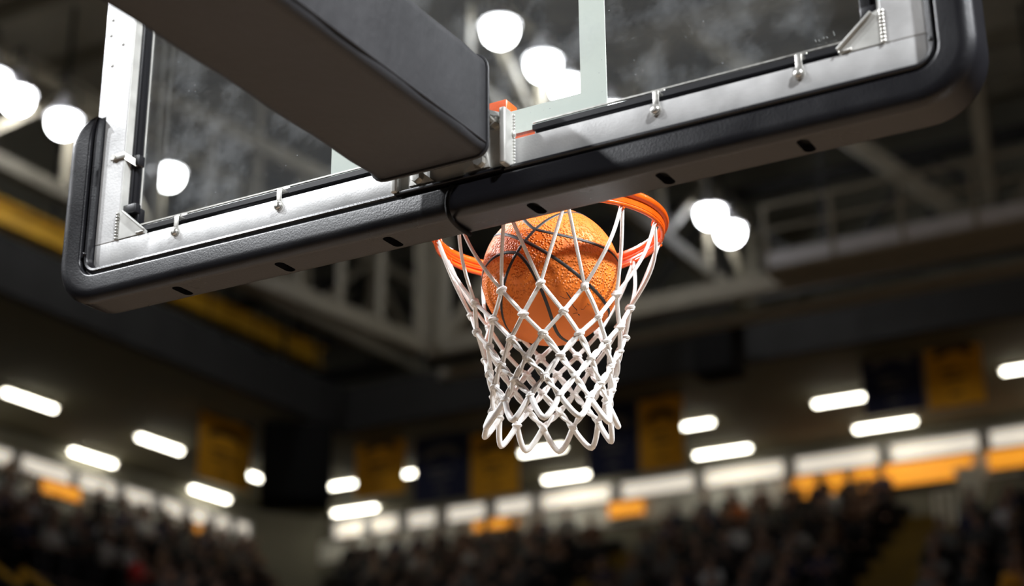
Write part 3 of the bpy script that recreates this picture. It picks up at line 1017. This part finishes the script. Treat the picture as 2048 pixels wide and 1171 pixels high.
# clips with button-head screws along the lower rail, and on the stiles
for x in (-0.648, -0.394, 0.398, 0.653):
    c = MB()
    c.box((x + 0.0015, YBK - 0.006, 3.094), (0.011, 0.003, 0.036), None, 0.001).box((x + 0.0015, -0.03, 3.112), (0.011, 0.022, 0.003), None, 0.0008).box((x + 0.0015, -0.021, 3.118), (0.016, 0.004, 0.012), None, 0.001)
    cl = c.build('clip', STEEL, bb, ang=30)
    MB().cyl((x, YBK - 0.004, 3.077), (x, YBK - 0.008, 3.077), 0.010, 20).sph((x, YBK - 0.008, 3.077), 0.0085, (1, 0.6, 1), 2).cyl((x, YBK - 0.0125, 3.077), (x, YBK - 0.0128, 3.077), 0.003, 6).build('screw', STEEL, cl)
for s in (-1, 1):
    for z in (3.283, 3.66):
        c = MB()
        c.box((s * (XF[s] + 0.014), YBK - 0.006, z), (0.038, 0.003, 0.013), None, 0.001)
        c.prism([(s * XF[s], YBK - 0.007, z + 0.008), (s * XF[s], YBK - 0.007, z - 0.007), (s * (XF[s] - 0.016), -0.020, z - 0.020), (s * (XF[s] - 0.018), -0.016, z - 0.006)], (0, 0.003, 0))
        cl = c.build('clip', STEEL, bb, ang=30)
        MB().cyl((s * (XF[s] + 0.025), YBK - 0.004, z), (s * (XF[s] + 0.025), YBK - 0.010, z), 0.0065, 16).build('screw', STEEL, cl)
        MB().box((s * (XF[s] - 0.016), -0.012, z - 0.006), (0.014, 0.02, 0.024), None, 0.002).build('rubber_block', RUBBER, cl)
# corner gussets with weld beads
for s in (-1, 1):
    for top in (0, 1):
        zc = ZI if not top else ZT
        zz = 1 if not top else -1
        P0 = Vector((s * (XF[s] - 0.001), YBK - 0.004, zc + zz * 0.002))
        pts = [P0, P0 + Vector((0, 0, zz * 0.062)), P0 + Vector((-s * 0.012, 0, zz * 0.058)), P0 + Vector((-s * 0.072, 0, zz * 0.006)), P0 + Vector((-s * 0.070, 0, 0))]
        g = MB().prism(pts, (0, 0.008, 0)).build('gusset', ALU2, bb, smooth=False)
        MB().bar(pts[2] + Vector((0, -0.003, 0)), pts[3] + Vector((0, -0.003, 0)), 0.008, 0.004, 0.001).build('rib', ALU2, g)
        wb = MB()
        for k in range(9):
            wb.sph(P0 + Vector((s * 0.004, -0.001, zz * (0.002 + k * 0.0068))), 0.0045, (1, 0.8, 1), 1)
        for k in range(5):
            wb.sph(P0 + Vector((-s * (0.052 + k * 0.004), -0.001, zz * (0.003))), 0.0032, (1, 0.8, 1), 1)
        tag(wb.build('weld_bead', STEEL, g), kind='stuff')
        MB().box((s * (XF[s] - 0.017), -0.024, zc + zz * 0.070), (0.034, 0.018, 0.020), None, 0.002).box((s * (XF[s] - 0.021), -0.010, zc + zz * 0.058), (0.022, 0.02, 0.034), None, 0.002).build('corner_block', RUBBER, bb)
# rivets on the left stile
for (px, py) in ((226, 40), (222, 71), (246, 88), (224, 131)):
    q = at(px, py, 1, YBK - 0.004)
    MB().sph(q, 0.004, (1, 0.5, 1), 1).build('rivet', ALU2, bb)

# ------------------------------------------------------------------ padding along the lower edge
pd = empty('backboard_padding', (0, -0.02, 2.962), 'black moulded padding wrapped round the lower edge of the backboard', 'padding')
XI_, ZIp, R0 = 0.864, 3.041, 0.022
NOUT = 0.078
prof = [(0.000, -0.030), (0.000, -0.042), (0.0015, -0.050), (0.005, -0.0555), (0.0095, -0.0565), (0.013, -0.054), (0.0155, -0.0495), (0.0165, -0.0485), (0.0178, -0.0490), (0.0190, -0.0545), (0.0200, -0.0590), (0.0215, -0.0603), (0.024, -0.0606), (0.050, -0.0622), (0.054, -0.0624), (0.061, -0.0618), (0.067, -0.0598), (0.072, -0.0565), (0.0760, -0.052), (0.0782, -0.0475), (NOUT, -0.0435), (NOUT, -0.040),
        (NOUT, 0.013), (NOUT, 0.017), (0.0775, 0.022), (0.073, 0.0252), (0.066, 0.026), (0.060, 0.026), (0.0, 0.026)]
path = []
ZE = 3.380


def side_scale(z):
    t = (z - (ZE - 0.055)) / 0.055
    return 1.0 if t <= 0 else max(0.02, math.sqrt(max(0, 1 - t * t)))


zs_ = [ZE - 0.0002, ZE - 0.003, ZE - 0.008, ZE - 0.016, ZE - 0.028, ZE - 0.042, ZE - 0.055] + [ZE - 0.055 - (ZE - 0.055 - ZIp - R0) * k / 8 for k in range(1, 9)]
for z in zs_:
    path.append((Vector((-XI_, 0, z)), Vector((-1, 0, 0)), side_scale(z)))
for k in range(1, 10):
    a = math.pi + (math.pi / 2) * k / 10
    path.append((Vector((-XI_ + R0 + R0 * math.cos(a), 0, ZIp + R0 + R0 * math.sin(a))), Vector((math.cos(a), 0, math.sin(a))), 1.0))
for k in range(41):
    path.append((Vector((-XI_ + R0 + (2 * XI_ - 2 * R0) * k / 40, 0, ZIp)), Vector((0, 0, -1)), 1.0))
for k in range(1, 10):
    a = 1.5 * math.pi + (math.pi / 2) * k / 10
    path.append((Vector((XI_ - R0 + R0 * math.cos(a), 0, ZIp + R0 + R0 * math.sin(a))), Vector((math.cos(a), 0, math.sin(a))), 1.0))
for z in zs_[::-1]:
    path.append((Vector((XI_, 0, z)), Vector((1, 0, 0)), side_scale(z)))
rings = [[p_ + d_ * (n_ * k_) + Vector((0, y_, 0)) for n_, y_ in prof] for p_, d_, k_ in path]
pad = MB().sweep(rings).build('pad', PADM, pd, ang=50)
SLOTS = (-0.646, -0.396, -0.1503, 0.1503, 0.397, 0.646)
cut = MB()


def capsule(x, rr, half, y0, z0, n=10):
    pts = []
    for k in range(n + 1):
        a = math.pi * k / n
        pts.append(Vector((x + rr * math.cos(a), y0 + half + rr * math.sin(a), z0)))
    for k in range(n + 1):
        a = math.pi + math.pi * k / n
        pts.append(Vector((x + rr * math.cos(a), y0 - half + rr * math.sin(a), z0)))
    return pts


for x in SLOTS:
    cut.prism(capsule(x, 0.0105, 0.0155, -0.012, 2.94), (0, 0, 0.040))
co = cut.build('slot_cutter', BLACK, pd, smooth=False)
bo = pad.modifiers.new('slots', 'BOOLEAN')
bo.operation, bo.object, bo.solver = 'DIFFERENCE', co, 'EXACT'
bpy.context.view_layer.update()
dg = bpy.context.evaluated_depsgraph_get()
nm = bpy.data.meshes.new_from_object(pad.evaluated_get(dg))
pad.modifiers.clear()
pad.data = nm
nm.materials.clear()
nm.materials.append(PADM)
bm_ = bmesh.new()
bm_.from_mesh(nm)
for e_ in bm_.edges:
    e_.smooth = not (len(e_.link_faces) == 2 and e_.calc_face_angle() > math.radians(40))
bm_.to_mesh(nm)
bm_.free()
bpy.data.objects.remove(co)
for x in SLOTS:
    MB().prism(capsule(x, 0.0104, 0.0154, -0.012, 2.9765), (0, 0, 0.003)).build('slot_shade', BLACK, pd, smooth=False)  # black cap put in for the shade inside the slot
for x in (-0.873, 0.873):
    MB().sph((x, -0.058, 3.072), 0.004, (1, 0.6, 1), 2).build('stud', PADM, pd)

# ------------------------------------------------------------------ support arm in its padded cover
YE = -0.125
arm = empty('support_arm', (0, -3.4, 0), 'support arm in a thick black vinyl cover reaching back from the board', 'arm')
hw, zb_, zt_ = 0.118, 3.028, 3.222


def arm_ring(y, grow=0.0, seed=0):
    pts = []
    cr_ = (0.020, 0.030, 0.034, 0.030)
    cs = ((hw, zb_, -1), (hw, zt_, 0), (-hw, zt_, 1), (-hw, zb_, 2))
    for i, (cx_, cz_, q) in enumerate(cs):
        rr = cr_[i]
        ox, oz = cx_ - math.copysign(rr, cx_), cz_ + (rr if cz_ == zb_ else -rr)
        a0 = (-math.pi / 2, 0, math.pi / 2, math.pi)[i]
        for k in range(6):
            a = a0 + math.pi / 2 * k / 5
            pts.append(Vector((ox + (rr + grow) * math.cos(a), y, oz + (rr + grow) * math.sin(a))))
    return pts


rings = [arm_ring(YE + 0.0015, -0.014), arm_ring(YE, -0.008), arm_ring(YE - 0.003, -0.002), arm_ring(YE - 0.009, 0.001)]
yy = YE - 0.03
k = 0
while yy > -3.4:
    rings.append(arm_ring(yy, 0.0012 * math.sin(k * 1.7) + 0.001 * math.sin(k * 0.6)))
    yy -= 0.06
    k += 1
MB().sweep(rings).build('padded_cover', VINYL, arm, ang=50)
MB().tube(arm_ring(YE - 0.006, 0.0025), 0.0032, 8, closed=True).build('piping', VINYL, arm)
MB().tube([Vector((hw + 0.0005, yq, zb_ + 0.020)) for yq in [YE - 0.01 - 0.1 * k for k in range(33)]], 0.0022, 6).build('seam', VINYL, arm)
MB().bar((0, -3.3, 3.12), (0, YBK - 0.024, 3.12), 0.12, 0.12).build('steel_tube', STEELD, arm, smooth=False)
MB().bar((0, -3.46, 0), (0, -3.46, 3.3), 0.2, 0.2, 0.01).box((0, -3.46, 0.06), (1.2, 1.0, 0.12), None, 0.02).build('mast', STEELD, arm, smooth=False)

# mounting bracket between arm and frame
br = empty('mounting_bracket', (0, -0.06, 3.09), 'aluminium mounting bracket bolted between the arm and the board frame', 'bracket')
yb0 = YBK - 0.004
MB().box((-0.003, yb0 - 0.006, 3.088), (0.226, 0.011, 0.112), None, 0.002).build('back_plate', ALU2, br, ang=30)
MB().box((0.117, yb0 - 0.017, 3.088), (0.013, 0.036, 0.110), None, 0.004).build('side_flange', ALU2, br, ang=30)
MB().box((-0.113, yb0 - 0.015, 3.064), (0.012, 0.030, 0.066), None, 0.003).build('side_flange', ALU2, br, ang=30)
MB().prism([(0.076, yb0 - 0.012, 3.155), (0.108, yb0 - 0.012, 3.140), (0.108, yb0 - 0.012, 3.036), (0.076, yb0 - 0.012, 3.036)], (0, -0.006, 0)).build('web_plate', ALU2, br, smooth=False)
MB().box((-0.003, yb0 - 0.011, 3.0305), (0.224, 0.026, 0.006), None, 0.001).build('foot_plate', RUBBER, br, ang=30)
for s in (-1, 1):
    MB().prism([(s * 0.058 - 0.026, yb0 - 0.012, 3.039), (s * 0.058 + 0.026, yb0 - 0.012, 3.039), (s * 0.058 + 0.014 * s + 0.006, yb0 - 0.012, 3.069), (s * 0.058 + 0.014 * s - 0.006, yb0 - 0.012, 3.069)], (0, -0.010, 0)).build('lug', ALU2, br, smooth=False)
    bt = MB().cyl((s * 0.066, yb0 - 0.020, 3.052), (s * 0.066, yb0 - 0.032, 3.052), 0.0105, 6).build('bolt', STEEL, br, ang=30)
    MB().cyl((s * 0.066, yb0 - 0.018, 3.052), (s * 0.066, yb0 - 0.023, 3.052), 0.014, 18).build('washer', STEEL, bt, ang=30)
bt = MB().cyl((0.094, yb0 - 0.016, 3.122), (0.094, yb0 - 0.034, 3.122), 0.011, 6).build('bolt', STEEL, br, ang=30)
MB().cyl((0.094, yb0 - 0.014, 3.122), (0.094, yb0 - 0.020, 3.122), 0.015, 18).cyl((0.094, yb0 - 0.03, 3.122), (0.094, yb0 - 0.045, 3.122), 0.006, 10).build('washer', STEEL, bt, ang=30)
wb = MB()
for k in range(17):
    wb.sph((0.1235, YBK - 0.0085, 3.036 + k * 0.0062), 0.0042, (1, 0.8, 1), 1)
wb.sph((0.1235, YBK - 0.010, 3.098), 0.008, (0.8, 0.8, 1), 1)
tag(wb.build('weld_bead', ALU2, br), kind='stuff')

# black cable dropping from the bracket over the padding
cp = [at(905, 372, 1, -0.062), at(896, 390, 1, -0.069), at(894, 412, 1, -0.072), at(899, 432, 1, -0.071), at(912, 449, 2, 2.9595), at(926, 460, 2, 2.9585), at(940, 469, 2, 2.9585)]
sp = []
for i in range(len(cp) - 1):
    p0_, p1_, p2_, p3_ = cp[max(i - 1, 0)], cp[i], cp[i + 1], cp[min(i + 2, len(cp) - 1)]
    for t in (0, 0.25, 0.5, 0.75):
        sp.append(0.5 * ((2 * p1_) + (p2_ - p0_) * t + (2 * p0_ - 5 * p1_ + 4 * p2_ - p3_) * t * t + (3 * p1_ - p0_ - 3 * p2_ + p3_) * t ** 3))
sp.append(cp[-1])
tag(MB().tube(sp, 0.0042, 10).build('cable', BLACK, origin=cp[0]), 'thin black cable hanging from the bracket over the padding', 'cable')

# ------------------------------------------------------------------ rim
XC, YC, ZC, RB = 0.0, 0.3156, 3.05, 0.2235
TX, TY = 0.0134, 0.04


def rimpt(a, rad, dz=0.0):
    return Vector((XC + rad * math.cos(a), YC + rad * math.sin(a), ZC + dz + rad * (math.cos(a) * TX + math.sin(a) * TY)))


rim = empty('basketball_hoop', (XC, YC, ZC), 'orange steel basketball hoop beyond the backboard', 'hoop')
circ = [2 * math.pi * k / 96 for k in range(96)]
MB().tube([rimpt(a, RB + 0.004, 0.024) for a in circ], 0.0088, 14, closed=True).build('ring', ORANGE, rim)
MB().tube([rimpt(a, RB - 0.001, 0.0) for a in circ], 0.0045, 10, closed=True).build('net_rod', ORANGE, rim)
MB().sweep([[rimpt(a, RB + 0.0055, 0.020), rimpt(a, RB + 0.0025, 0.020), rimpt(a, RB + 0.0005, 0.003), rimpt(a, RB + 0.0035, 0.003)] for a in circ], closed=True).build('web', ORANGE, rim, ang=50)
MB().tube([rimpt(a, RB - 0.004, 0.012) for a in circ], 0.0026, 8, closed=True).build('inner_rod', ORANGE, rim)
PH = math.radians(6.5)
for k in range(12):
    a = PH + k * math.pi / 6
    c_ = Vector((math.cos(a), math.sin(a), 0))
    pts = [rimpt(a, RB - 0.001, 0.004), rimpt(a, RB - 0.009, 0.001), rimpt(a, RB - 0.011, -0.007), rimpt(a, RB - 0.005, -0.011), rimpt(a, RB + 0.002, -0.007)]
    MB().tube(pts, 0.0024, 8).build('net_hook', ORANGE, rim)
# plate behind the ring and neck
MB().box((0.0, 0.034, 3.083), (0.262, 0.014, 0.127), None, 0.003).build('mounting_plate', ORANGE, rim, ang=30)
mb = MB()
mb.box((0.0, 0.047, 3.181), (0.137, 0.042, 0.070), None, 0.002)
mb.build('spring_box', ORANGE, rim, ang=30)
mb = MB()
mb.prism([(-0.09, 0.04, 3.055), (0.09, 0.04, 3.055), (0.16, 0.165, 3.055), (-0.16, 0.165, 3.055)], (0, 0, 0.010))
mb.prism([(-0.10, 0.04, 3.075), (-0.10, 0.04, 3.13), (-0.09, 0.13, 3.075)], (0.006, 0, 0)).prism([(0.10, 0.04, 3.075), (0.10, 0.04, 3.13), (0.09, 0.13, 3.075)], (-0.006, 0, 0))
mb.build('neck', ORANGE, rim, smooth=False)

# ------------------------------------------------------------------ ball
BR = 0.1357
dist = 3.233
BC = at(1102, 553, 1, 0.3156)
BC = CAM + (BC - CAM).normalized() * 3.236
vz = (CAM - BC).normalized()
vx = (CR - vz * CR.dot(vz)).normalized()
vy = vz.cross(vx)


def bw(v):
    return vx * v[0] + vy * v[1] + vz * v[2]


Pp = bw((-0.36622, 0.49526, 0.78778)).normalized()
nA = bw((0.55589, 0.79537, -0.24161)).normalized()
Tt = nA.cross(Pp).normalized()


def ball_material():
    m = mat('orange_pebbled_rubber', (0.74, 0.175, 0.018), 0.5, 0, 0.35)
    nt = m.node_tree
    b = nt.nodes['Principled BSDF']
    tc = nt.nodes.new('ShaderNodeTexCoord')
    v = nt.nodes.new('ShaderNodeTexVoronoi')
    v.inputs['Scale'].default_value = 185
    v.inputs['Randomness'].default_value = 0.85
    nt.links.new(tc.outputs['Object'], v.inputs['Vector'])
    mr = nt.nodes.new('ShaderNodeMapRange')
    mr.interpolation_type = 'SMOOTHSTEP'
    mr.inputs['From Min'].default_value, mr.inputs['From Max'].default_value = 0.1, 0.6
    mr.inputs['To Min'].default_value, mr.inputs['To Max'].default_value = 1, 0
    nt.links.new(v.outputs['Distance'], mr.inputs['Value'])
    # smooth panel (where the maker's print sits) has no pebbles
    nrm = nt.nodes.new('ShaderNodeVectorMath')
    nrm.operation = 'DOT_PRODUCT'
    d = bw((0.12, -0.80, 0.58)).normalized()
    nt.links.new(tc.outputs['Object'], nrm.inputs[0])
    nrm.inputs[1].default_value = d / BR
    ms = nt.nodes.new('ShaderNodeMapRange')
    ms.inputs['From Min'].default_value, ms.inputs['From Max'].default_value = 0.62, 0.80
    ms.inputs['To Min'].default_value, ms.inputs['To Max'].default_value = 1, 0.03
    nt.links.new(nrm.outputs['Value'], ms.inputs['Value'])
    bp = nt.nodes.new('ShaderNodeBump')
    bp.inputs['Distance'].default_value = 0.0022
    nt.links.new(ms.outputs[0], bp.inputs['Strength'])
    nt.links.new(mr.outputs[0], bp.inputs['Height'])
    nt.links.new(bp.outputs[0], b.inputs['Normal'])
    return m


BALLM = ball_material()
ball = empty('basketball', BC, 'orange pebbled basketball with black seams dropping through the net', 'ball')
mb = MB()
bmesh.ops.create_uvsphere(mb.bm, u_segments=96, v_segments=64, radius=BR, matrix=Matrix.Translation(BC))
mb.build('cover', BALLM, ball)


def seam(fn, n=128):
    pts = []
    for k in range(n):
        pts.append(BC + fn(2 * math.pi * k / n).normalized() * (BR - 0.0006))
    MB().tube(pts, 0.0037, 10, closed=True, flat=0.4, up=lambda p_: (p_ - BC).normalized()).build('seam', SEAM, ball)


seam(lambda t: Pp * math.cos(t) + Tt * math.sin(t))
nBt = math.radians(3)
seam(lambda t: Pp * math.cos(t) + (nA * math.cos(nBt) + Tt * math.sin(nBt)) * math.sin(t))
for sgn in (1, -1):
    def fn(t, sgn=sgn):
        base, amp = (13.5, 28) if sgn > 0 else (11.5, 35)
        la = math.radians(base + amp * abs(math.sin(t)) ** 1.5) * sgn
        return (Pp * math.cos(t) + Tt * math.sin(t)) * math.cos(la) + nA * math.sin(la)
    seam(fn)


def on_ball(px, py):
    v = CF + CR * ((px - W / 2) / FPX) - CU * ((py - H / 2) / FPX)
    v.normalize()
    oc = CAM - BC
    b_ = oc.dot(v)
    c_ = oc.dot(oc) - (BR + 0.0002) ** 2
    return CAM + v * (-b_ - math.sqrt(max(0, b_ * b_ - c_)))


PRINT = mat('worn_black_print', (0.012, 0.008, 0.006), 0.6)
strokes = [([(690, 310), (735, 380), (770, 430), (800, 480), (830, 520), (848, 600), (850, 650), (900, 720), (950, 760), (962, 810)], [16, 22, 26, 20, 18, 12, 14, 14, 16, 10]),
           ([(530, 415), (580, 440), (570, 462), (600, 450), (665, 490), (680, 470), (720, 480)], 10), ([(800, 370), (842, 362), (852, 315)], 8),
           ([(860, 878), (920, 858), (985, 850)], 11), ([(992, 880), (1030, 912)], 20), ([(1060, 745), (1100, 765), (1145, 750), (1162, 715), (1205, 660)], 9),
           ([(1240, 595), (1245, 632), (1288, 645)], 11), ([(720, 215), (735, 250)], 7), ([(905, 212), (915, 222)], 12), ([(1215, 420), (1260, 440)], 5)]
mb = MB()
for pts, w_ in strokes:
    P3 = [on_ball(1080 + a / 13.01, 560 + b_ / 13.01) for a, b_ in pts]
    ww = [x_ / 13.01 * 0.62 / 1060 for x_ in w_] if isinstance(w_, list) else w_ / 13.01 * 0.62 / 1060
    mb.tube(P3, ww, 6, flat=0.25, up=lambda p_: (p_ - BC).normalized())
mb.build('worn_print', PRINT, ball)

# ------------------------------------------------------------------ net
net = empty('basketball_net', (XC, YC, 2.70), 'white knotted cord net hanging from the rim', 'net')
# (height, radius) of the six knot rows and of the loop bottoms
ROWS = [(2.900, 0.1540), (2.853, 0.1415), (2.811, 0.1300), (2.771, 0.1215), (2.734, 0.1150), (2.700, 0.1120)]
DA = math.pi / 12
jit = random.Random(3)
K = []
for i, (z, rad) in enumerate(ROWS):
    row = []
    for k in range(12):
        a = PH + k * 2 * DA + (DA if i % 2 == 0 else 0) + jit.uniform(-0.025, 0.025)
        rr = rad + jit.uniform(-0.003, 0.003)
        zz = z + jit.uniform(-0.003, 0.003)
        row.append(Vector((XC + rr * math.cos(a), YC + rr * math.sin(a), zz)))
    K.append(row)


def clear_ball(p_, m_=0.0055):
    d = p_ - BC
    if d.length < BR + m_:
        return BC + d.normalized() * (BR + m_)
    return p_


K = [[clear_ball(p_, 0.008) for p_ in row] for row in K]


def twisted(pts, r_, off, turns):
    """two laid strands along a path, one mesh"""
    mb_ = MB()
    n = len(pts)
    for ph in (0, math.pi):
        out = []
        for i in range(n):
            t = (pts[min(i + 1, n - 1)] - pts[max(i - 1, 0)]).normalized()
            nx = t.cross(Vector((0.3, 0.2, 1))).normalized()
            ny = nx.cross(t)
            a = ph + turns * 2 * math.pi * i / (n - 1)
            out.append(pts[i] + nx * off * math.cos(a) + ny * off * math.sin(a))
        mb_.tube(out, r_, 6)
    return mb_


def arc_pts(a, b, bulge, n=8, down=0.0):
    out = []
    mid = (a + b) / 2
    rad = Vector((mid.x - XC, mid.y - YC, 0)).normalized()
    for i in range(n + 1):
        t = i / n
        s_ = math.sin(math.pi * t)
        out.append(clear_ball(a.lerp(b, t) + rad * bulge * s_ + Vector((0, 0, -down * s_))))
    return out


# single cords from the hooks to the first row: knot k sits between hooks k and k+1
for k in range(12):
    for h in (k, (k + 1) % 12):
        a = PH + h * 2 * DA
        side = 1 if h != k else -1
        start = rimpt(a - side * 0.012, RB - 0.006, -0.009)
        slack = jit.choice((0.004, 0.008, 0.014, 0.02)) if abs(math.sin(a + 1.06)) > 0.5 else jit.uniform(0.0, 0.004)
        MB().tube(arc_pts(start, K[0][k], slack, 12), 0.0036, 8).build('cord', CORDM, net)
    # loop over the hook
for h in range(12):
    a = PH + h * 2 * DA
    MB().tube([rimpt(a + 0.012, RB - 0.006, -0.009), rimpt(a + 0.006, RB - 0.004, -0.004), rimpt(a, RB - 0.004, -0.0025), rimpt(a - 0.006, RB - 0.004, -0.004), rimpt(a - 0.012, RB - 0.006, -0.009)], 0.0036, 8).build('cord', CORDM, net)
for i in range(5):
    for k in range(12):
        nb = (k, (k + 1) % 12) if i % 2 == 0 else ((k - 1) % 12, k)
        for j in nb:
            pts = arc_pts(K[i][k], K[i + 1][j], jit.uniform(-0.001, 0.002), 9)
            if i < 2:
                MB().tube(pts, 0.0043, 8).build('cord', CORDM, net)
            else:
                twisted(pts, 0.0037, 0.0027, jit.uniform(0.4, 0.9)).build('cord', CORDM, net)
# bottom loops
for k in range(12):
    a_, b_ = K[5][k], K[5][(k + 1) % 12]
    mid = (a_ + b_) / 2
    rd = Vector((mid.x - XC, mid.y - YC, 0)).normalized()
    dz = 0.043 + jit.uniform(-0.006, 0.006)
    bot = mid + rd * (0.014 + jit.uniform(-0.004, 0.008)) + Vector((0, 0, -dz))
    pts = []
    for q_ in range(17):
        t = q_ / 16
        w_ = 1 - abs(2 * t - 1) ** 1.55
        pts.append(a_.lerp(b_, t) + (bot - mid) * w_ + rd * 0.004 * math.sin(math.pi * t))
    MB().tube(pts, 0.0056, 10).build('loop', CORDM, net)
# knots
km = None
for i, row in enumerate(K):
    for p_ in row:
        if km is None:
            mb = MB()
            mb.sph((0, 0, 0), 0.0078, (1.0, 1.0, 1.12), 2)
            mb.tube([(0.0068 * math.cos(q), 0.0068 * math.sin(q), 0.0022 * math.sin(q * 1.0)) for q in [2 * math.pi * t / 14 for t in range(14)]], 0.0034, 6, closed=True)
            mb.tube([(0.0052 * math.cos(q), 0.0024 * math.sin(q), 0.0068 * math.sin(q)) for q in [2 * math.pi * t / 14 for t in range(14)]], 0.0032, 6, closed=True)
            km = mb.build('knot', CORDM)
            o = km
        else:
            o = km.copy()
            COL.objects.link(o)
        o.parent = net
        o.location = p_ - net.location
        o.rotation_euler = (jit.uniform(-0.4, 0.4), jit.uniform(-0.4, 0.4), math.atan2(p_.y - YC, p_.x - XC) + jit.uniform(-0.5, 0.5))
        sc_ = jit.uniform(0.92, 1.1) * (1.0 if i < 3 else 0.92)
        o.scale = (sc_, sc_, sc_)
print('people', count)
